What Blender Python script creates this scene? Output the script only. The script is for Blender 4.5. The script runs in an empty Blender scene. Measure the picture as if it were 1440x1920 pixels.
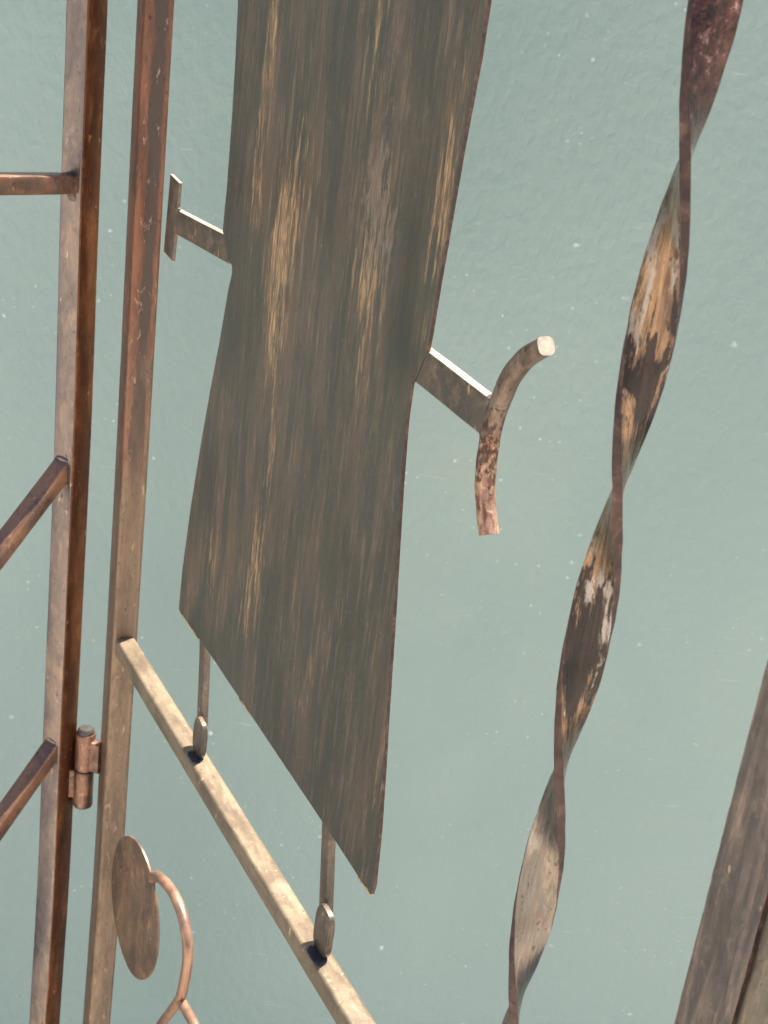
import bpy, bmesh, math, random
from mathutils import Vector, Matrix, noise as mnoise

random.seed(7)
R = math.radians
scene = bpy.context.scene
col = scene.collection

# ------------------------------------------------------------------ camera
cam_d = bpy.data.cameras.new('camera')
cam = bpy.data.objects.new('camera', cam_d); col.objects.link(cam)
cam.location = (0, 0, 1.5)
PITCH, ROLL = 24.03, 7.466                     # looking down, tilted
cam.rotation_euler = (Matrix.Rotation(R(90 - PITCH), 4, 'X') @ Matrix.Rotation(R(ROLL), 4, 'Z')).to_euler()
cam_d.sensor_fit = 'VERTICAL'; cam_d.sensor_height = 36.0
cam_d.lens = 36.0 * 2882 / 1920
cam_d.clip_start = 0.01; cam_d.clip_end = 400
cam_d.dof.use_dof = True; cam_d.dof.focus_distance = 0.66; cam_d.dof.aperture_fstop = 38
scene.camera = cam
scene.cycles.max_bounces = 6; scene.cycles.diffuse_bounces = 3; scene.cycles.glossy_bounces = 4

# ------------------------------------------------------------------ light
SUN_AZ = math.atan2(0.62, 0.785)                # clockwise from +Y
SUN_EL = R(65)
world = bpy.data.worlds.new('World'); scene.world = world; world.use_nodes = True
wn = world.node_tree
bg = next(n for n in wn.nodes if n.type == 'BACKGROUND')
sky = wn.nodes.new('ShaderNodeTexSky'); sky.sky_type = 'NISHITA'; sky.sun_disc = False
sky.sun_elevation = SUN_EL; sky.sun_rotation = SUN_AZ
sky.air_density = 1.0; sky.dust_density = 3.0; sky.ozone_density = 1.0
wn.links.new(sky.outputs[0], bg.inputs[0]); bg.inputs[1].default_value = 0.065
sd = bpy.data.lights.new('sun', 'SUN'); sd.energy = 4.6; sd.angle = R(0.5); sd.color = (1.0, 0.93, 0.82)
sun = bpy.data.objects.new('sun', sd); col.objects.link(sun)
sdir = Vector((math.sin(SUN_AZ) * math.cos(SUN_EL), math.cos(SUN_AZ) * math.cos(SUN_EL), math.sin(SUN_EL)))
sun.rotation_euler = sdir.to_track_quat('Z', 'Y').to_euler(); sun.location = sdir * 5
vs = scene.view_settings
vs.view_transform = 'Standard'; vs.look = 'None'; vs.gamma = 1.0; vs.use_curve_mapping = False
vs.exposure = 1.72

# ------------------------------------------------------------------ shader helpers
class NT:
    def __init__(s, name):
        s.m = bpy.data.materials.new(name); s.m.use_nodes = True
        s.t = s.m.node_tree; s.b = next(n for n in s.t.nodes if n.type == 'BSDF_PRINCIPLED')
        s.co = s.t.nodes.new('ShaderNodeTexCoord').outputs['Object']
    def put(s, sock, v):
        if isinstance(v, bpy.types.NodeSocket): s.t.links.new(v, sock)
        elif isinstance(v, (tuple, list)) and len(v) == 3 and sock.type == 'RGBA': sock.default_value = (*v, 1)
        else: sock.default_value = v
    def map(s, sc, loc=(0, 0, 0), rot=(0, 0, 0)):
        n = s.t.nodes.new('ShaderNodeMapping'); s.put(n.inputs[0], s.co)
        n.inputs['Scale'].default_value = sc; n.inputs['Location'].default_value = loc; n.inputs['Rotation'].default_value = rot
        return n.outputs[0]
    def noise(s, sc, detail=4, rough=.55, dist=0, loc=(0, 0, 0), rot=(0, 0, 0)):
        n = s.t.nodes.new('ShaderNodeTexNoise'); s.put(n.inputs['Vector'], s.map(sc, loc, rot))
        n.inputs['Scale'].default_value = 1; n.inputs['Detail'].default_value = detail
        n.inputs['Roughness'].default_value = rough; n.inputs['Distortion'].default_value = dist
        return n.outputs[0]
    def vor(s, sc, feature='F1', rnd=1, out=0):
        n = s.t.nodes.new('ShaderNodeTexVoronoi'); s.put(n.inputs['Vector'], s.map(sc)); n.feature = feature
        n.inputs['Scale'].default_value = 1; n.inputs['Randomness'].default_value = rnd
        return n.outputs[out]
    def M(s, op, a, b=0.0, c=0.0, clamp=False):
        n = s.t.nodes.new('ShaderNodeMath'); n.operation = op; n.use_clamp = clamp
        for i, v in enumerate((a, b, c)): s.put(n.inputs[i], v)
        return n.outputs[0]
    def step(s, v, lo, hi, a=0.0, b=1.0):
        n = s.t.nodes.new('ShaderNodeMapRange'); n.interpolation_type = 'SMOOTHSTEP'
        for i, x in enumerate((v, lo, hi, a, b)): s.put(n.inputs[i], x)
        return n.outputs[0]
    def mix(s, f, a, b, mode='MIX'):
        n = s.t.nodes.new('ShaderNodeMix'); n.data_type = 'RGBA'; n.blend_type = mode
        s.put(n.inputs[0], f); s.put(n.inputs[6], a); s.put(n.inputs[7], b)
        return n.outputs[2]
    def xyz(s):
        n = s.t.nodes.new('ShaderNodeSeparateXYZ'); s.put(n.inputs[0], s.co); return n.outputs
    def spot(s, X, Z, u, z, ru, rz, amp):
        a = s.M('DIVIDE', s.M('SUBTRACT', X, u / 1000), ru / 1000)
        b = s.M('DIVIDE', s.M('SUBTRACT', Z, z / 1000), rz / 1000)
        d = s.M('ADD', s.M('MULTIPLY', a, a), s.M('MULTIPLY', b, b))
        return s.M('MULTIPLY', s.M('POWER', 2.718, s.M('MULTIPLY', d, -1.0)), amp)
    def bump(s, h, dist, strength=1.0, prev=None):
        n = s.t.nodes.new('ShaderNodeBump'); n.inputs['Distance'].default_value = dist; n.inputs['Strength'].default_value = strength
        s.put(n.inputs['Height'], h)
        if prev is not None: s.put(n.inputs['Normal'], prev)
        return n.outputs[0]
    def out(s, color, rough, metal, normal=None, spec=.5, coat=0.0):
        s.put(s.b.inputs['Base Color'], color); s.put(s.b.inputs['Roughness'], rough); s.put(s.b.inputs['Metallic'], metal)
        s.b.inputs['Specular IOR Level'].default_value = spec
        s.b.inputs['Coat Weight'].default_value = coat; s.b.inputs['Coat Roughness'].default_value = .25
        if normal is not None: s.put(s.b.inputs['Normal'], normal)
        return s.m

def S(r, g, b):
    f = lambda c: (c / 255 / 12.92) if c / 255 <= .04045 else ((c / 255 + .055) / 1.055) ** 2.4
    return (f(r), f(g), f(b))

# ---- patinated tube / bar metal.  g = streak scale per axis (x along panel, y through, z up)
def patina(name, dark, mid, hi, metal=.75, rough=.38, cover=.5, fine=1.0, pits=.5, streak=(120, 120, 22), seed=0.0, dirt=None, coat=0.0):
    n = NT(name); L = (seed, seed * .7, seed * 1.3)
    a = n.noise(tuple(v * .9 for v in streak), 5, .6, .6, L)
    b = n.noise((34, 34, 12), 4, .6, .3, (L[1], L[2], L[0]))
    c = n.noise(tuple(v * 5 for v in streak), 3, .6, 0, L)
    f1 = n.step(n.M('ADD', n.M('MULTIPLY', a, .6), n.M('MULTIPLY', b, .4)), cover - .09, cover + .09)
    colr = n.mix(f1, dark, mid)
    f2 = n.step(n.M('ADD', n.M('MULTIPLY', c, .5), n.M('MULTIPLY', a, .5)), .53, .68)
    colr = n.mix(n.M('MULTIPLY', f2, .8 * fine), colr, hi)
    pn = n.noise((420, 420, 300), 2, .5, .4, L)
    pm = n.M('MULTIPLY', n.step(pn, .66, .72), n.step(b, .45, .6))
    colr = n.mix(n.M('MULTIPLY', pm, pits), colr, tuple(v * .15 for v in dark))
    wn_ = n.step(n.noise((300, 300, 120), 2, .5, 0, (L[2], L[0], L[1])), .70, .76)
    colr = n.mix(n.M('MULTIPLY', wn_, .6), colr, tuple(min(1, v * 1.8) for v in hi))
    mot = n.noise((150, 150, 110), 6, .72, .4, (L[1], L[0], L[2]))
    colr = n.mix(n.M('MULTIPLY', n.step(mot, .52, .64), .35), colr, tuple(v * .55 for v in dark))
    colr = n.mix(n.M('MULTIPLY', n.step(mot, .46, .34), .30), colr, hi)
    rg = n.M('ADD', n.M('MULTIPLY', c, .22), n.M('MULTIPLY', f1, .08)); rg = n.M('ADD', rg, rough - .13)
    h = n.M('ADD', n.M('ADD', n.M('MULTIPLY', c, .5), n.M('MULTIPLY', mot, .8)), n.M('MULTIPLY', pm, -1.2))
    nm = n.bump(n.noise((60, 60, 45), 3, .5, 0, L), .0012, .35)
    nm = n.bump(h, .00025, .7, nm)
    return n.out(colr, rg, metal, nm, coat=coat)

M = {}
M['post_red'] = patina('post_red_brown_lacquer', S(80, 46, 27), S(118, 72, 42), S(156, 104, 62), .5, .34, .52, .7, .9, (70, 70, 14), 1.3)
M['post_grey'] = patina('post_grey_lilac_reflection', S(98, 90, 90), S(130, 116, 108), S(170, 142, 118), .7, .32, .50, .7, .6, (50, 50, 16), 2.9)  # reflected grey-lilac tint painted into the colour
def post_mat():
    n = NT('post_bronze_copper'); X, Y, Z = n.xyz()
    a = n.noise((120, 120, 22), 6, .68, .5, (4, 2, 1)); b = n.noise((60, 60, 14), 5, .6, .4, (1, 5, 3)); c = n.noise((420, 420, 130), 4, .65, .2)
    f = n.M('ADD', n.M('MULTIPLY', a, .6), n.M('MULTIPLY', c, .4))
    low = n.mix(n.step(f, .40, .60), S(100, 84, 70), S(130, 108, 88))
    up = n.mix(n.step(f, .42, .58), S(92, 62, 50), S(124, 82, 62))
    zf = n.step(n.M('ADD', Z, n.M('MULTIPLY', n.M('SUBTRACT', b, .5), .35)), .06, .24)
    col_ = n.mix(zf, low, up)
    ym = n.M('SUBTRACT', 1.0, n.M('MULTIPLY', n.M('ABSOLUTE', n.M('SUBTRACT', Y, .0005)), 170.0))      # scale stays along the middle of the face
    k = n.M('ADD', n.M('ADD', n.M('MULTIPLY', f, .9), n.M('MULTIPLY', ym, .30)), n.M('MULTIPLY', b, .35))
    k = n.M('ADD', k, n.step(Z, .30, .40, 0, .12))
    scale = n.M('MULTIPLY', n.step(k, .71, .79), n.step(zf, 0, 1, .35, 1))
    col_ = n.mix(n.M('MULTIPLY', scale, .9), col_, S(62, 55, 50))
    worn = n.step(n.noise((260, 260, 90), 5, .7, .4, (7, 7, 2)), .60, .66)
    col_ = n.mix(n.M('MULTIPLY', worn, .55), col_, S(176, 146, 118))
    pit = n.step(n.noise((420, 420, 320), 2, .5, .2, (5, 1, 2)), .69, .73)
    col_ = n.mix(n.M('MULTIPLY', pit, .7), col_, S(48, 36, 30))
    nm = n.bump(n.M('ADD', f, n.M('MULTIPLY', scale, .25)), .0006, .6)
    return n.out(col_, n.M('ADD', .32, n.M('MULTIPLY', c, .22)), .45, nm)
M['post'] = post_mat()
M['rail'] = patina('rail_pale_bronze', S(114, 99, 82), S(138, 122, 101), S(162, 146, 120), .35, .38, .47, .5, .5, (22, 90, 90), 2.2)
M['rung'] = patina('rung_copper', S(114, 90, 80), S(152, 112, 88), S(184, 142, 112), .6, .30, .48, .6, .5, (40, 40, 40), 8.2)
M['arm'] = patina('arm_grey_brown', S(82, 75, 67), S(106, 93, 80), S(158, 130, 104), .40, .42, .5, .7, .6, (130, 130, 130), 3.7)
M['hinge'] = patina('hinge_copper', S(88, 66, 58), S(134, 100, 84), S(196, 146, 100), .45, .36, .50, .9, .9, (130, 130, 70), 6.1)
M['disc'] = patina('disc_bronze', S(94, 78, 66), S(128, 102, 80), S(188, 146, 104), .35, .42, .50, .9, .5, (90, 90, 30), 7.9)
M['stem'] = patina('stem_copper', S(138, 108, 92), S(168, 130, 106), S(206, 156, 108), .5, .34, .48, .5, .4, (60, 60, 30), 9.4)
M['flat'] = patina('flat_bar_rosy_brown', S(90, 84, 79), S(120, 107, 98), S(166, 142, 122), .45, .40, .49, .8, .3, (240, 240, 22), 11.3)
M['flat2'] = patina('flat_bar_olive', S(98, 92, 82), S(126, 116, 102), S(168, 152, 130), .5, .40, .48, .7, .3, (200, 200, 20), 12.9)
M['pale_rim'] = patina('cream_rim', S(150, 128, 100), S(190, 168, 134), S(214, 196, 164), .2, .5, .48, .6, .6, (300, 300, 300), 21.0)
M['mark'] = patina('weld_oxide_foot_shadow', S(40, 42, 48), S(58, 58, 66), S(96, 88, 88), .1, .7, .5, .6, .6, (260, 260, 260), 23.0)  # weld oxide and the foot's shadow painted as one dark colour
M['pin'] = patina('hinge_pin_steel', S(84, 80, 76), S(104, 98, 92), S(140, 130, 118), .5, .4, .5, .4, .4, (90, 90, 90), 19.0)
M['weld'] = patina('weld_scale', S(88, 82, 78), S(112, 102, 92), S(150, 128, 106), .25, .6, .5, .6, .8, (200, 200, 200), 13.7)
M['pale_edge'] = patina('pale_edge_steel', S(160, 148, 130), S(176, 166, 148), S(194, 186, 170), .25, .4, .5, .4, .2, (200, 200, 200), 16.2)
M['cut'] = patina('torch_cut_edge', S(52, 34, 34), S(82, 58, 52), S(140, 112, 92), .3, .5, .5, .6, .6, (160, 160, 160), 15.1)

# ---- curved rod: grey brown at the top, worn pink copper with dark pits further down
def rod_mat():
    n = NT('rod_worn_copper'); X, Y, Z = n.xyz()
    a = n.noise((220, 220, 120), 5, .65, .6); b = n.noise((600, 600, 400), 4, .6, .3, (2, 3, 4)); p = n.noise((420, 420, 300), 5, .7, .1, (6, 1, 9))
    top = n.mix(n.step(a, .4, .62), S(92, 78, 68), S(124, 106, 92))
    low = n.mix(n.step(a, .38, .60), S(124, 82, 66), S(172, 136, 114))
    low = n.mix(n.step(b, .54, .66), low, S(204, 170, 126))
    f = n.step(n.M('ADD', Z, n.M('MULTIPLY', n.M('SUBTRACT', a, .5), .05)), .270, .300)
    c = n.mix(f, low, top)
    mid = n.M('MULTIPLY', n.step(Z, .262, .275), n.step(Z, .300, .290))
    pit = n.step(n.M('ADD', p, n.M('MULTIPLY', mid, .10)), .58, .66)
    c = n.mix(n.M('MULTIPLY', pit, .8), c, S(50, 34, 30))
    nm = n.bump(n.M('SUBTRACT', n.M('MULTIPLY', a, .6), n.M('MULTIPLY', pit, .5)), .0007, .7); nm = n.bump(b, .0002, .6, nm)
    return n.out(c, n.M('ADD', .28, n.M('MULTIPLY', b, .25)), .45, nm)
M['rod'] = rod_mat()

# ---- twisted bar: dark scale and painted reflections over straw coloured steel, dark red flat at the top
def twist_mat():
    n = NT('twisted_bar_scale_reflections'); X, Y, Z = n.xyz()
    a = n.noise((150, 150, 20), 6, .66, .5)
    b = n.noise((800, 800, 50), 4, .65, .2, (3, 1, 2))
    p = n.noise((70, 70, 15), 6, .62, .6, (1.7, 4.2, .6))
    f = n.M('ADD', n.M('MULTIPLY', a, .55), n.M('MULTIPLY', b, .45))
    col_ = n.mix(n.step(f, .38, .62), S(86, 70, 60), S(152, 122, 96))
    col_ = n.mix(n.M('MULTIPLY', n.step(n.M('ADD', n.M('MULTIPLY', b, .6), n.M('MULTIPLY', a, .4)), .53, .64), .6), col_, S(198, 162, 118))
    wv = lambda z0: n.M('COSINE', n.M('MULTIPLY', n.M('SUBTRACT', Z, z0), 2 * math.pi / .1015))      # dark and silver reflections painted in step with the twist
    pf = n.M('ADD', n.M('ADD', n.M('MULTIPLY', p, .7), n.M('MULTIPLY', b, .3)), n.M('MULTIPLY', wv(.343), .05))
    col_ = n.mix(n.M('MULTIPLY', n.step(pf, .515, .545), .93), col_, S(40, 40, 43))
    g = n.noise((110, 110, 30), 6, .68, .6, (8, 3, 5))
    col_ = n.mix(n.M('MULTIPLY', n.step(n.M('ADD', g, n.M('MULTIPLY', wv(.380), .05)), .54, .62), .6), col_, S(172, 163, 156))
    smooth = n.step(n.M('ADD', Z, n.M('MULTIPLY', n.M('SUBTRACT', a, .5), .08)), .205, .165)      # lower part is cleaner grey steel
    col_ = n.mix(n.M('MULTIPLY', smooth, .62), col_, n.mix(b, S(92, 88, 82), S(156, 148, 140)))
    pit = n.step(n.noise((420, 420, 240), 3, .6, .3, (2, 2, 7)), .64, .69)
    col_ = n.mix(n.M('MULTIPLY', pit, .6), col_, S(52, 38, 34))
    rn = n.noise((300, 300, 240), 5, .72, .2)
    red = n.step(n.M('ADD', Z, n.M('MULTIPLY', n.M('SUBTRACT', a, .5), .06)), .398, .420)
    rc = n.mix(n.step(rn, .38, .55), S(36, 22, 22), S(78, 46, 44)); rc = n.mix(n.M('MULTIPLY', n.step(rn, .56, .66), .75), rc, S(168, 140, 132))
    col_ = n.mix(n.M('MULTIPLY', red, .92), col_, rc)
    rg = n.M('ADD', .17, n.M('MULTIPLY', b, .22))
    nm = n.bump(p, .0005, .35); nm = n.bump(b, .0002, .7, nm)
    nm = n.bump(n.M('MULTIPLY', rn, red), .0006, .9, nm)
    return n.out(col_, rg, n.M('SUBTRACT', .85, n.M('MULTIPLY', red, .4)), nm)
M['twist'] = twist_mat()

# ---- big cut-out plate: brushed, brown with olive-grey lacquer worn through in long streaks
def plate_mat():
    n = NT('brushed_brown_plate'); X, Y, Z = n.xyz()
    rot = (0, R(-2.0), 0)
    s1 = n.noise((300, 50, 22), 6, .68, .35, rot=rot)
    s2 = n.noise((1100, 50, 110), 5, .68, .2, (2, 0, 1), rot)
    grain = n.noise((900, 60, 420), 4, .7, .3, (5, 2, 8))
    m = n.noise((60, 20, 13), 5, .62, .5, (4, 1, 3), rot)
    big = n.noise((16, 20, 7), 3, .5, .3, (1, 0, 5))
    st = n.M('ADD', n.M('MULTIPLY', s1, .6), n.M('MULTIPLY', s2, .4))
    col_ = n.mix(n.step(n.M('ADD', n.M('MULTIPLY', m, .6), n.M('MULTIPLY', st, .4)), .42, .60), S(84, 83, 75), S(112, 96, 84))
    col_ = n.mix(n.M('MULTIPLY', n.step(big, .48, .64), .55), col_, S(72, 72, 66))
    col_ = n.mix(n.M('MULTIPLY', n.M('MULTIPLY', n.step(st, .50, .64), n.step(m, .32, .60)), .78), col_, S(150, 128, 106))
    col_ = n.mix(n.M('MULTIPLY', n.step(grain, .52, .66), .22), col_, S(58, 56, 50))
    col_ = n.mix(n.M('MULTIPLY', n.step(grain, .44, .32), .25), col_, S(150, 130, 110))
    tan = None
    for sp in ((172, 292, 13, 34, .95), (180, 258, 9, 26, .9), (184, 312, 14, 26, .7), (141, 326, 9, 36, .75), (145, 388, 7, 26, .95),
               (264, 314, 15, 18, .75), (190, 345, 16, 26, .45), (268, 285, 11, 26, .45), (124, 116, 8, 28, .75), (181, 150, 11, 34, .65), (186, 196, 8, 30, .5),
               (172, 116, 9, 26, .6), (268, 150, 15, 30, .25), (317, 372, 8, 40, .6), (315, 330, 6, 30, .6), (330, 110, 5, 30, .6), (250, 400, 10, 40, .5), (96, 90, 7, 20, .45), (250, 100, 8, 22, .35)):
        q = n.spot(X, Z, sp[0] - 5, sp[1] - 2, *sp[2:]); tan = q if tan is None else n.M('ADD', tan, q)
    haze = n.M('MULTIPLY', n.M('MINIMUM', tan, 1.0), n.step(n.M('ADD', n.M('MULTIPLY', m, .5), n.M('MULTIPLY', s1, .5)), .40, .60), clamp=True)
    col_ = n.mix(n.M('MULTIPLY', haze, .75), col_, S(140, 114, 90))
    tf = n.M('MULTIPLY', n.step(n.M('ADD', n.M('ADD', n.M('MULTIPLY', s2, .45), n.M('MULTIPLY', s1, .75)), n.M('MULTIPLY', tan, .14)), .65, .82), n.M('MINIMUM', n.M('MULTIPLY', tan, 1.6), 1.0), clamp=True)
    col_ = n.mix(n.M('MULTIPLY', tf, .8), col_, n.mix(n.step(s2, .42, .62), S(156, 126, 98), S(228, 184, 138)))
    gre = None
    for sp in ((265, 348, 16, 16, 1.0), (271, 328, 13, 15, 1.0), (266, 372, 8, 18, .55)):
        q = n.spot(X, Z, sp[0] - 5, sp[1] - 2, *sp[2:]); gre = q if gre is None else n.M('ADD', gre, q)
    blot = n.noise((200, 60, 70), 5, .7, .9, (7, 2, 3))
    gf = n.step(n.M('ADD', n.M('ADD', n.M('MULTIPLY', blot, .65), n.M('MULTIPLY', s1, .35)), n.M('MULTIPLY', gre, .07)), .535, .585)
    gf = n.M('MULTIPLY', gf, n.M('MINIMUM', n.M('MULTIPLY', gre, 1.5), 1.0), clamp=True)
    col_ = n.mix(n.M('MULTIPLY', gf, .75), col_, n.mix(n.step(s2, .4, .6), S(118, 102, 90), S(160, 142, 126)))
    drk = None
    for sp in ((300, 345, 10, 40, .8), (296, 305, 14, 28, .8), (140, 250, 16, 26, .6), (230, 330, 14, 40, .35), (215, 395, 12, 30, .3), (128, 60, 20, 18, .7), (108, 284, 12, 18, .6), (312, 295, 14, 12, .6), (320, 170, 10, 60, .45), (260, 220, 22, 60, .3)):
        q = n.spot(X, Z, sp[0] - 5, sp[1] - 2, *sp[2:]); drk = q if drk is None else n.M('ADD', drk, q)
    col_ = n.mix(n.M('MULTIPLY', drk, .75, clamp=True), col_, S(64, 66, 60))
    fl = n.step(n.noise((500, 60, 200), 2, .5, 0, (9, 9, 9)), .74, .78)
    col_ = n.mix(n.M('MULTIPLY', fl, .5), col_, S(190, 172, 150))
    rg = n.M('ADD', .28, n.M('MULTIPLY', s2, .22))
    nm = n.bump(s1, .0004, .35); nm = n.bump(s2, .00012, .7, nm)
    return n.out(col_, rg, .55, nm)
M['plate'] = plate_mat()

# ---- wall: rolled satin masonry paint, sea green, with dust specks
def wall_mat():
    n = NT('sea_green_wall_paint')
    t = n.noise((3.2, 3, 2.4), 3, .5, .4)
    c1 = n.mix(n.step(t, .32, .68), S(130, 154, 151), S(139, 161, 157))
    clump = n.step(n.noise((7, 7, 9), 4, .62, 0, (5, 5, 1)), .47, .66)
    def specks(sc, thr, r0, r1, wobv):
        mp = n.t.nodes.new('ShaderNodeVectorMath'); mp.operation = 'ADD'
        nz = n.t.nodes.new('ShaderNodeTexNoise'); n.put(nz.inputs['Vector'], n.map((sc * 2.2,) * 3)); nz.inputs['Scale'].default_value = 1
        ms = n.t.nodes.new('ShaderNodeVectorMath'); ms.operation = 'SCALE'; n.put(ms.inputs[0], nz.outputs[1]); ms.inputs['Scale'].default_value = wobv
        n.put(mp.inputs[0], n.map((sc, sc, sc * 1.15))); n.put(mp.inputs[1], ms.outputs[0])
        v = n.t.nodes.new('ShaderNodeTexVoronoi'); v.inputs['Scale'].default_value = 1; n.put(v.inputs['Vector'], mp.outputs[0])
        sc_ = n.t.nodes.new('ShaderNodeSeparateColor'); n.put(sc_.inputs[0], v.outputs[1])
        rad = n.M('ADD', r0, n.M('MULTIPLY', sc_.outputs[1], r1))
        return n.M('MULTIPLY', n.step(v.outputs[0], rad, n.M('ADD', rad, .12), 1, 0), n.step(sc_.outputs[0], thr, thr + .03)), sc_.outputs[2]
    a, av = specks(120, .60, .04, .16, .5)
    b, bv = specks(46, .91, .015, .045, .5)
    a = n.M('MULTIPLY', n.M('MULTIPLY', a, clump), n.M('ADD', .15, n.M('MULTIPLY', av, .6)))
    col_ = n.mix(a, c1, S(214, 226, 222))
    col_ = n.mix(n.M('MULTIPLY', b, n.M('ADD', .15, n.M('MULTIPLY', bv, .6))), col_, S(230, 238, 236))
    scr = n.M('MULTIPLY', n.step(n.noise((24, 24, 260), 3, .6, .5, (4, 4, 4)), .665, .70), n.step(n.noise((9, 9, 9), 2, .5, 0, (1, 7, 2)), .50, .60))
    col_ = n.mix(n.M('MULTIPLY', scr, .16), col_, S(206, 220, 216))
    stain = n.step(n.noise((5, 5, 8), 3, .5, 0, (11, 0, 4)), .60, .74)
    col_ = n.mix(n.M('MULTIPLY', stain, .14), col_, S(168, 172, 152))
    chip = n.step(n.noise((60, 60, 60), 2, .5, 0, (3, 6, 2)), .76, .79)
    col_ = n.mix(n.M('MULTIPLY', chip, .2), col_, S(110, 128, 122))
    peel = n.noise((120, 120, 80), 2, .5, .15); fine = n.noise((240, 240, 150), 3, .6, .2, (1, 2, 3))
    wave = n.noise((9, 9, 16), 2, .5, .2, (2, 8, 4))
    h = n.M('ADD', n.M('MULTIPLY', peel, .75), n.M('MULTIPLY', fine, .25))
    nm = n.bump(wave, .004, .20); grit = n.noise((620, 620, 520), 4, .65, .2, (8, 1, 6))
    nm = n.bump(h, .0022, .62, nm); nm = n.bump(grit, .0004, .5, nm)
    return n.out(col_, n.M('ADD', .24, n.M('MULTIPLY', fine, .2)), 0.0, nm, spec=.6)
M['wall'] = wall_mat()

def paving_mat():
    n = NT('pale_paving')
    a = n.noise((3, 3, 3), 6, .6); b = n.noise((60, 60, 60), 4, .6)
    c = n.mix(n.step(a, .35, .65), S(182, 176, 166), S(200, 194, 184))
    c = n.mix(n.M('MULTIPLY', n.step(b, .45, .65), .3), c, S(140, 130, 116))
    return n.out(c, .8, 0.0, n.bump(b, .002, .6))
M['paving'] = paving_mat()

# ------------------------------------------------------------------ mesh helpers
def obj(name, bm, mat, parent=None, smooth=None):
    bmesh.ops.recalc_face_normals(bm, faces=bm.faces)
    me = bpy.data.meshes.new(name); bm.to_mesh(me); bm.free()
    if smooth is not None:
        for p in me.polygons: p.use_smooth = True
        me.set_sharp_from_angle(angle=R(smooth))
    for m in (mat if isinstance(mat, list) else [mat]): me.materials.append(m)
    o = bpy.data.objects.new(name, me); col.objects.link(o); o.parent = parent
    return o
def empty(name, loc, rz, label, cat):
    o = bpy.data.objects.new(name, None); col.objects.link(o); o.location = loc; o.rotation_euler = (0, 0, rz)
    o.empty_display_size = .05; o['label'] = label; o['category'] = cat
    return o
def rrect(a, b, r, seg=3):
    pts = []
    for cx, cy, t0 in ((a / 2 - r, b / 2 - r, 0), (-a / 2 + r, b / 2 - r, 90), (-a / 2 + r, -b / 2 + r, 180), (a / 2 - r, -b / 2 + r, 270)):
        for k in range(seg + 1):
            t = R(t0 + 90 * k / seg); pts.append((cx + r * math.cos(t), cy + r * math.sin(t)))
    return pts
def loft(rings, cap=True):
    bm = bmesh.new(); vs_ = [[bm.verts.new(p) for p in r] for r in rings]; n = len(rings[0])
    for a, b in zip(vs_, vs_[1:]):
        for i in range(n): bm.faces.new((a[i], a[(i + 1) % n], b[(i + 1) % n], b[i]))
    if cap: bm.faces.new(vs_[0][::-1]); bm.faces.new(vs_[-1])
    return bm
def wob(p, amp, sc=90):
    return Vector(p) + Vector(mnoise.noise_vector(Vector(p) * sc)) * amp
def frames(path, up):
    out = []
    for i, p in enumerate(path):
        t = (path[min(i + 1, len(path) - 1)] - path[max(i - 1, 0)]).normalized()
        a = up - t * up.dot(t); a.normalize(); out.append((p, a, t.cross(a), t))
    return out
def smooth_path(pts, n):
    P = [Vector(p) for p in pts]; out = []
    for i in range(len(P) - 1):
        p0, p1, p2, p3 = P[max(i - 1, 0)], P[i], P[i + 1], P[min(i + 2, len(P) - 1)]
        for k in range(n):
            t = k / n
            out.append(.5 * ((2 * p1) + (p2 - p0) * t + (2 * p0 - 5 * p1 + 4 * p2 - p3) * t * t + (3 * p1 - p0 - 3 * p2 + p3) * t ** 3))
    out.append(P[-1]); return out
def tube(path, r, up=Vector((0, 1, 0)), seg=16, amp=0.0, chamfer=0.0, taper=None):
    rings = []; fr = frames(path, up)
    for i, (p, a, b, t) in enumerate(fr):
        rr = r if taper is None else r * taper(i / (len(fr) - 1))
        rings.append([wob(p + a * math.cos(k * 2 * math.pi / seg) * rr + b * math.sin(k * 2 * math.pi / seg) * rr, amp, 160) for k in range(seg)])
    if chamfer:
        for end, sg in ((0, -1), (-1, 1)):
            p, a, b, t = fr[end]; q = p + t * sg * chamfer; rr = r - chamfer
            ring = [q + a * math.cos(k * 2 * math.pi / seg) * rr + b * math.sin(k * 2 * math.pi / seg) * rr for k in range(seg)]
            rings = [ring] + rings if end == 0 else rings + [ring]
    return loft(rings)
def bar(p0, p1, a, b, up, r=.0015, n=24, amp=.00012):
    p0, p1 = Vector(p0), Vector(p1); path = [p0.lerp(p1, i / n) for i in range(n + 1)]; sec = rrect(a, b, r)
    return loft([[wob(p + A * x + B * y, amp, 60) for x, y in sec] for p, A, B, t in frames(path, Vector(up))])
def post(z0, z1, s, r, offs, ux, uy):
    """square tube; offs = [(z, dx)] tiny hand-made bow of the tube sideways, in direction (ux,uy)"""
    rings = []; n = 90
    for i in range(n + 1):
        z = z0 + (z1 - z0) * i / n
        if z <= offs[0][0]: d = offs[0][1]
        elif z >= offs[-1][0]: d = offs[-1][1]
        else:
            for (za, da), (zb, db) in zip(offs, offs[1:]):
                if za <= z <= zb:
                    t = (z - za) / (zb - za); t = t * t * (3 - 2 * t); d = da + (db - da) * t
        rings.append([wob((x + ux * d, y + uy * d, z), .00012, 60) for x, y in rrect(s, s, r, 4)])
    return loft(rings)
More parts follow.
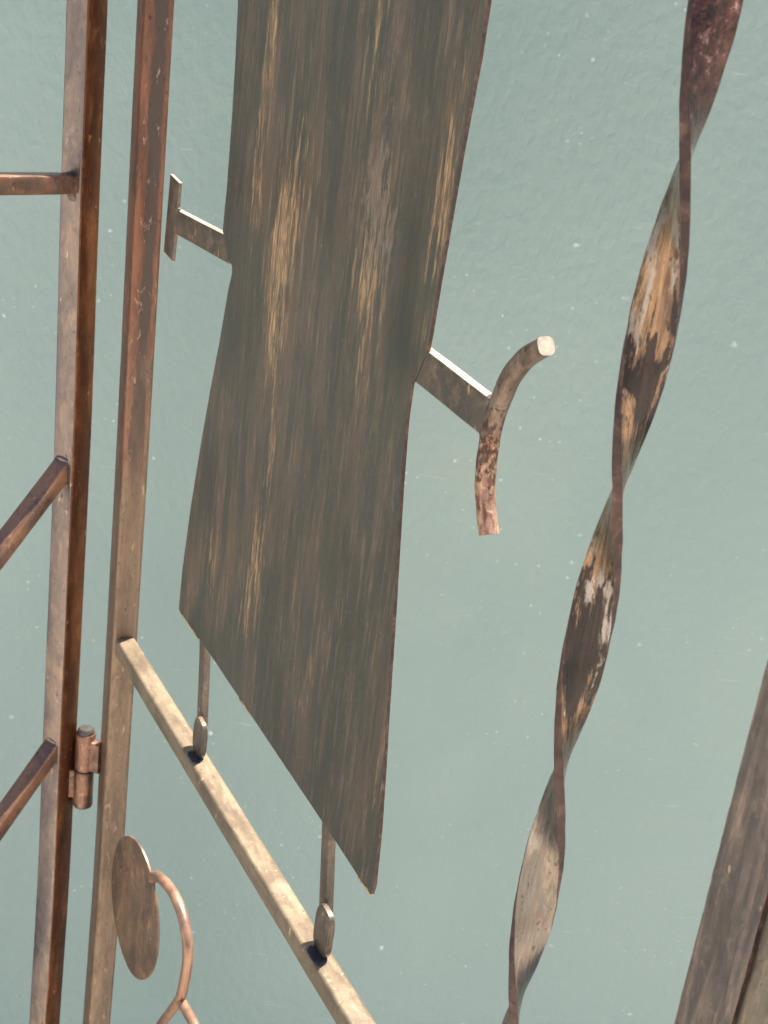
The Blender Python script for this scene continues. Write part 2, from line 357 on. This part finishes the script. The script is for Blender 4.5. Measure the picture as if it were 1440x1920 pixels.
def sheet(outline, y0, y1, jit=0.00012, sub=.003, bev=.0003):
    """plate cut from sheet: outline in panel coordinates (x,z); edge slightly ragged"""
    pts = []; n = len(outline)
    for i in range(n):
        a, b = Vector(outline[i]), Vector(outline[(i + 1) % n]); k = max(1, int((b - a).length / sub))
        for j in range(k):
            p = a.lerp(b, j / k); q = mnoise.noise_vector(Vector((p.x * 420, 3.1, p.y * 420)))
            pts.append((p.x + q.x * jit, p.y + q.z * jit))
    bm = bmesh.new()
    A = [bm.verts.new((x, y0, z)) for x, z in pts]; B = [bm.verts.new((x, y1, z)) for x, z in pts]
    fa = bm.faces.new(A); fb = bm.faces.new(B[::-1]); n = len(pts)
    for i in range(n):
        f = bm.faces.new((A[i], A[(i + 1) % n], B[(i + 1) % n], B[i])); f.material_index = 1
    bm.normal_update(); bmesh.ops.triangulate(bm, faces=[fa, fb], ngon_method='EAR_CLIP')
    return bm
def bead(p, rx, ry, rz, seed):
    bm = bmesh.new(); bmesh.ops.create_icosphere(bm, subdivisions=3, radius=1)
    for v in bm.verts:
        k = 1 + .28 * mnoise.noise(v.co * 2.2 + Vector((seed, seed * 2, 0)))
        v.co = Vector(p) + Vector((v.co.x * rx, v.co.y * ry, v.co.z * rz)) * k
    return bm

# ------------------------------------------------------------------ setting
FLOOR = -.35
bm = bmesh.new(); q = [bm.verts.new(p) for p in ((-40, -40, FLOOR), (40, -40, FLOOR), (40, 40, FLOOR), (-40, 40, FLOOR))]; bm.faces.new(q)
g = obj('paving', bm, M['paving']); g['kind'] = 'structure'

bm = bmesh.new(); bmesh.ops.create_cube(bm, size=1)
for v in bm.verts: v.co = Vector((v.co.x * 7, v.co.y * .16 + .08, v.co.z * (1.56 - FLOOR) + (1.56 + FLOOR) / 2))
wall = obj('painted_wall', bm, M['wall']); wall.location = (0.6, 1.13, -.002)
wall['label'] = 'sea green painted wall with faint rolled texture behind the metal screen'; wall['category'] = 'wall'

# ------------------------------------------------------------------ right panel of the folding screen
# panel coordinates: x runs from the hinge towards the camera, y away from the viewer's side, z = 0 at the top of the rail
AZ = R(28.9); Z0 = 1.02127
PX, PY = -0.14639, 0.82671
rzB = math.atan2(-math.cos(AZ), math.sin(AZ))
panelB = empty('screen_panel', (PX, PY, Z0), rzB, 'right panel of bronze metal screen with large cut-out plate and twisted bar', 'screen panel')
panelB['group'] = 'hinged panels of the metal screen'
STEM = ((62.5, -134.5), (66.3, -129.3), (78.7, -123.3), (97.9, -118.7), (115, -121.3), (125.5, -130.8), (129.1, -143.8), (126.5, -164.1), (122, -180.4))
BR1 = ((123, -177), (115, -191), (107, -204), (93, -227), (80, -255), (74, -285))
BR2 = ((122, -180), (134, -178.5), (150, -177), (168, -183), (180, -205))
def mm(*p): return tuple(v / 1000 for v in p)

# hinge side post (tube 16 mm), bowed by a few mm
rb = post(FLOOR - Z0 + .002, .66, .016, .0022, [(-.40, -.0030), (-.15, 0), (.10, .0004), (.40, -.0006), (.6, -.0006)], .483, .875)
bmesh.ops.translate(rb, verts=rb.verts, vec=(-.0135, 0, 0))
obj('post', rb, M['post'], panelB, 40)
ob = post(FLOOR - Z0 + .002, .66, .016, .0022, [(-.4, 0), (.4, 0)], 1, 0); bmesh.ops.translate(ob, verts=ob.verts, vec=(.812, 0, 0))
obj('post', ob, M['post'], panelB, 40)
obj('rail', bar(mm(-6, 0, -6), mm(804, 0, -6), .012, .012, (0, 0, 1), .0018, 90), M['rail'], panelB, 40)
obj('rail', bar(mm(-6, 0, 630), mm(804, 0, 630), .012, .012, (0, 0, 1), .0018, 60), M['rail'], panelB, 40)
obj('rail', bar(mm(-6, 0, -900), mm(804, 0, -900), .012, .012, (0, 0, 1), .0018, 60), M['rail'], panelB, 40)

# cut-out plate
outl = [(91.5, 600), (94, 470), (95.5, 395.4), (97.5, 372), (99.1, 343), (99.6, 309), (98.4, 287), (109, 276), (114.4, 273.6), (115.2, 270.5), (111.6, 259.6), (105.8, 232), (99.8, 209), (92.3, 177),
        (83.2, 131), (77.5, 90), (76.1, 63.6), (85.5, 62.9), (113, 63.6), (132.5, 63.4), (165, 62.7), (210, 61.8), (250.6, 60.9), (277.8, 60.4), (294.6, 60.1), (311.5, 59.4), (329.2, 58.2), (331.4, 59.2),
        (332.5, 65), (330.6, 91.6), (326.6, 121.3), (322.9, 146), (320.1, 167), (317.3, 188), (314, 209.7), (310, 237), (307.2, 260), (306.2, 273), (306.6, 284.6), (309.5, 286.5), (315.2, 300), (315.6, 305), (316.7, 324.5),
        (318.5, 351.5), (320, 374), (321.8, 393.5), (323.3, 409), (323.9, 428), (326, 500), (324, 600)]
PY0 = .0025                                      # front face of the sheet
plate = obj('cutout_plate', sheet([mm(a, b) for a, b in outl], PY0, PY0 + .0015, .00022), [M['plate'], M['cut']], panelB)
plate['label'] = 'wide brown brushed cut-out plate standing on two legs'
# left T-shaped stub
stub = obj('stub', bar(mm(27, 4.7, 272.4), mm(108, 4.7, 279.6), .0128, .0040, (0, 0, 1), .0004, 14), [M['arm'], M['pale_edge']], plate, 40)
crossbar = obj('stub_crossbar', bar(mm(21.2, 3.4, 251.6), mm(24.4, 3.4, 294.6), .0155, .0017, (1, 0, 0), .0004, 10), [M['arm'], M['pale_edge']], plate, 40)
# right arm with curved rod
arm = obj('arm', bar(mm(303, 4.8, 293.2), mm(365, 4.8, 292.2), .0146, .0042, (0, 0, 1), .0005, 14), [M['arm'], M['pale_edge']], plate, 40)
for o_ in (stub, crossbar, arm):                 # upward faces made paler with pale_edge
    for f in o_.data.polygons: f.material_index = 1 if f.normal.z > .75 else 0
hp = smooth_path([mm(x, 3.6, z) for x, z in ((391.0, 328.8), (381.7, 321.9), (373.8, 312.6), (369.4, 302.4), (366.7, 292.4), (366.1, 281.2), (367.3, 270.5), (370.6, 261), (375.6, 252.6))], 6)
rsec = rrect(.0066, .0064, .0021, 4)
rod = obj('curved_rod', loft([[wob(p + A * x + B * y, .0003, 170) for x, y in rsec] for p, A, B, t in frames(hp, Vector((0, 1, 0)))]), [M['rod'], M['pale_edge']], plate, 45)
for f in rod.data.polygons:
    if len(f.vertices) > 4 and f.center.z > .31: f.material_index = 1      # upper cut end, paler
rod['label'] = 'curved copper rod welded across the end of the right arm'
obj('weld_bead', bead(mm(364.6, 2.8, 299.5), .0020, .0022, .0022, 3), M['weld'], plate, 60)
obj('weld_bead', bead(mm(363.6, 2.8, 286.6), .0018, .0020, .0024, 8), M['weld'], plate, 60)
obj('weld_bead', bead(mm(31.5, 2.9, 279.6), .0013, .0014, .0013, 5), M['weld'], plate, 60)
obj('weld_bead', bead(mm(329, 3.4, 60.5), .0022, .0012, .0013, 11), M['weld'], plate, 60)
# ragged cream strips along the lower edge
for u0, u1, zc in ((78, 111, 62.9), (172, 186, 62.3), (318, 331, 58.6)):
    up_, lo_ = [], []
    for k in range(17):
        u = u0 + (u1 - u0) * k / 16; h = 1.8 * abs(mnoise.noise(Vector((u * .31, 2.2, .7)))) + .35 * math.sin(math.pi * k / 16) + .1
        up_.append(mm(u, zc + h)); lo_.append(mm(u, zc - .35 - .5 * abs(mnoise.noise(Vector((u * .5, .3, 5))))))
    obj('edge_rim', sheet(up_ + lo_[::-1], PY0 - .00025, PY0 + .0016, .0002), [M['pale_rim'], M['pale_rim']], plate)
# legs and their foot tabs
def foot(cx, w, h, tilt, y0, y1):
    ring = []
    for k in range(40):
        t = k * math.pi * 2 / 40; e = 3.4
        x = math.copysign(abs(math.cos(t)) ** (2 / e), math.cos(t)) * w / 2; z = math.copysign(abs(math.sin(t)) ** (2 / e), math.sin(t)) * h / 2
        ring.append((x * math.cos(tilt) - z * math.sin(tilt) + cx, x * math.sin(tilt) + z * math.cos(tilt) + h / 2 - .0006))
    rings = []
    for y, s in ((y0, .95), (y0 + .0005, 1), (y1 - .0005, 1), (y1, .95)):
        zc = h / 2 - .0006; rings.append([wob((cx + (x - cx) * s, y, zc + (z - zc) * s), .0002) for x, z in ring])
    return loft(rings)
for xb, xt, cx, wt, ht, tl in ((119.6, 114.6, 127.6, 14.0, 23.5, R(-3)), (289.6, 280.6, 296.6, 15.0, 26, R(-3))):
    lg = obj('leg', bar(mm(xb, 4.6, 15), mm(xt, 4.6, 66), .0082, .0038, (1, 0, 0), .0005, 12), M['arm'], plate, 40)
    obj('foot_tab', foot(cx / 1000, wt / 1000, ht / 1000, tl, -.0008, .0024), M['arm'], lg, 40)
obj('weld_shadow_mark', bead(mm(129.6, -2.4, .05), .0066, .0030, .0005, 2), M['mark'], plate, 60)  # oxide mark that also paints the foot's shadow on the rail
obj('weld_shadow_mark', bead(mm(298.6, -2.4, .05), .0074, .0032, .0005, 6), M['mark'], plate, 60)

# twisted flat bar: half a turn every 101.5 mm
TX = .4478; sec = rrect(.0142, .0032, .0004, 1); dens = []
for i, (a, b) in enumerate(sec):
    c = sec[(i + 1) % len(sec)]; k = 5 if math.hypot(c[0] - a, c[1] - b) > .004 else 1
    dens += [(a + (c[0] - a) * j / k, b + (c[1] - b) * j / k) for j in range(k)]
camL = Vector((.794, -.271))                     # viewer's side of the panel
e0 = math.atan2(camL.y - 0, camL.x - TX); rings = []
nz = 330
for i in range(nz + 1):
    z = .002 + (.624 - .002) * i / nz
    ph = e0 - math.pi * (z - .4035) / .1015
    c, s = math.cos(ph), math.sin(ph)
    cx = TX + .0004 * math.sin(z * 21); cy = .0004 * math.cos(z * 17)
    rings.append([wob((cx + x * c - y * s, cy + x * s + y * c, z), .00022, 130) for x, y in dens])
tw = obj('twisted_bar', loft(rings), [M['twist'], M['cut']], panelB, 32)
for f in tw.data.polygons:                       # narrow rolled edges carry dark red scale
    n2 = Vector((f.normal.x, f.normal.y)); ph = e0 - math.pi * (f.center.z - .4035) / .1015
    if abs(n2.dot(Vector((math.cos(ph), math.sin(ph))))) > .55: f.material_index = 1
tw['label'] = 'twisted flat steel bar with straw, dark scale and painted reflection patches'

# flat bars at the near end
o1 = [(525.2, 2), (525.2, 150), (525.6, 300), (526, 622), (548, 622), (547, 300), (547, 180), (546.5, 2)]
obj('flat_bar', sheet([mm(*p) for p in o1], -.0004, .0011, .0003), [M['flat'], M['cut']], panelB)
o2 = [(541, 2), (541, 622), (600, 622), (600, 2)]
obj('flat_bar', sheet([mm(*p) for p in o2], .0016, .0038, .0002), [M['flat2'], M['cut']], panelB)

# disc with bent stem below the rail
rings = []; da = R(5)
for y, k_ in ((-1.0, .98), (-.6, 1.0), (.6, 1.0), (1.0, .98)):
    rr = []
    for k in range(96):
        t = k * math.pi / 48; x = 38 * k_ * math.cos(t); z = 50 * k_ * math.sin(t) * (1 + .035 * max(0, -math.sin(t)) ** 8)
        rr.append(mm(41 + x * math.cos(da) - y * math.sin(da), 1 + x * math.sin(da) + y * math.cos(da), -173 + z))
    rings.append(rr)
disc = obj('disc', loft(rings), M['disc'], panelB, 40)
disc['label'] = 'thin round bronze disc touching the post'
sp = smooth_path([mm(x, 4, z) for x, z in STEM], 6)
stem = obj('stem', tube(sp, .0033, amp=.0001), M['stem'], panelB, 50)
b1 = smooth_path([mm(x, 4, z) for x, z in BR1], 6)
b2 = smooth_path([mm(x, 4, z) for x, z in BR2], 6)
obj('stem_branch', tube(b1, .0031, amp=.0001), M['stem'], stem, 50)
obj('stem_branch', tube(b2, .0031, amp=.0001), M['stem'], stem, 50)

# hinge, upper knuckle on the right post
def knuckle(cx, cy, z0, z1, r, dome_top, dome_bot):
    prof = [(0.0, z0 - (.0012 if dome_bot else 0)), (r * .7, z0 - (.0010 if dome_bot else 0)), (r - .0004, z0), (r, z0 + .0008), (r, z1 - .0008), (r - .0004, z1), (r * .72, z1 + (.0012 if dome_top else 0)), (0.0, z1 + (.0014 if dome_top else 0))]
    rings = [[(cx + max(p, 1e-5) * math.cos(k * math.pi / 14), cy + max(p, 1e-5) * math.sin(k * math.pi / 14), z) for k in range(28)] for p, z in prof]
    return loft(rings)
HX, HY = -.0275, -.0155
kn = obj('hinge_knuckle', knuckle(HX, HY, -.1075, -.0802, .0065, True, False), M['hinge'], panelB, 40)
obj('hinge_pin', knuckle(HX, HY, -.0800, -.0778, .0056, True, False), M['pin'], kn, 40)
obj('hinge_leaf', bar((HX + .001, HY + .001, -.0955), (-.0185, -.0075, -.0955), .022, .0070, (0, 0, 1), .0010, 6), M['hinge'], kn, 40)

# ------------------------------------------------------------------ left panel
aA = R(31.55); ax, ay = -0.19019, 0.84334
rzA = math.atan2(-math.cos(aA), -math.sin(aA))
panelA = empty('screen_panel', (ax, ay, Z0), rzA, 'left panel of bronze metal screen, square post with short slanting rungs', 'screen panel')
panelA['group'] = 'hinged panels of the metal screen'
# local x = along the panel towards the viewer (left), local y = towards the right (visible side)
sx_, sy_ = Vector((1, 0)).dot(Vector((-math.sin(aA), -math.cos(aA)))), Vector((1, 0)).dot(Vector((math.cos(aA), -math.sin(aA))))
pA = obj('post', post(FLOOR - Z0 + .002, .66, .016, .0016, [(-.42, -.0042), (-.16, -.0003), (.12, .0008), (.30, -.0004), (.42, -.0006)], sx_, sy_), [M['post_red'], M['post_grey']], panelA, 40)
for f in pA.data.polygons: f.material_index = 1 if f.normal.x > .75 else 0  # painted grey reflection on the left face, red-brown elsewhere
o = post(FLOOR - Z0 + .002, .66, .016, .0016, [(-.4, 0), (.4, 0)], 1, 0); bmesh.ops.translate(o, verts=o.verts, vec=(.30, 0, 0))
obj('post', o, M['post_red'], panelA, 40)
obj('rung', bar(mm(6, 0, 277.4), mm(294, 0, 308), .0105, .0105, (0, 0, 1), .0014, 40), M['rung'], panelA, 40)
for z in (108, -90, -345, -543):
    r_ = obj('rung', bar(mm(4, 0, z), mm(294, 0, z - 290 * .80), .0112, .0108, (0, 0, 1), .0014, 40), M['rung'], panelA, 40)
    obj('weld_bead', bead(mm(7.6, .5, z + 4.6), .0012, .0050, .0018, z), M['post_grey'], panelA, 60)
    obj('weld_bead', bead(mm(7.8, 2, z - 10.5), .0011, .0040, .0030, z + 3), M['weld'], panelA, 60)
obj('weld_bead', bead(mm(7.8, 1.5, 270.5), .0011, .0038, .0026, 17), M['weld'], panelA, 60)
# lower knuckle of the hinge, expressed in this panel's coordinates
def B_to_A(x, y):
    cb, sb = math.cos(rzB), math.sin(rzB); wx, wy = PX + cb * x - sb * y, PY + sb * x + cb * y
    ca, sa = math.cos(rzA), math.sin(rzA); dx, dy = wx - ax, wy - ay
    return ca * dx + sa * dy, -sa * dx + ca * dy
hx, hy = B_to_A(HX, HY)
kn2 = obj('hinge_knuckle', knuckle(hx, hy, -.1365, -.1083, .0065, False, True), M['hinge'], panelA, 40)
obj('hinge_leaf', bar((hx, hy, -.120), (hx + .004, .0065, -.120), .022, .0060, (0, 0, 1), .0010, 6), M['hinge'], kn2, 40)
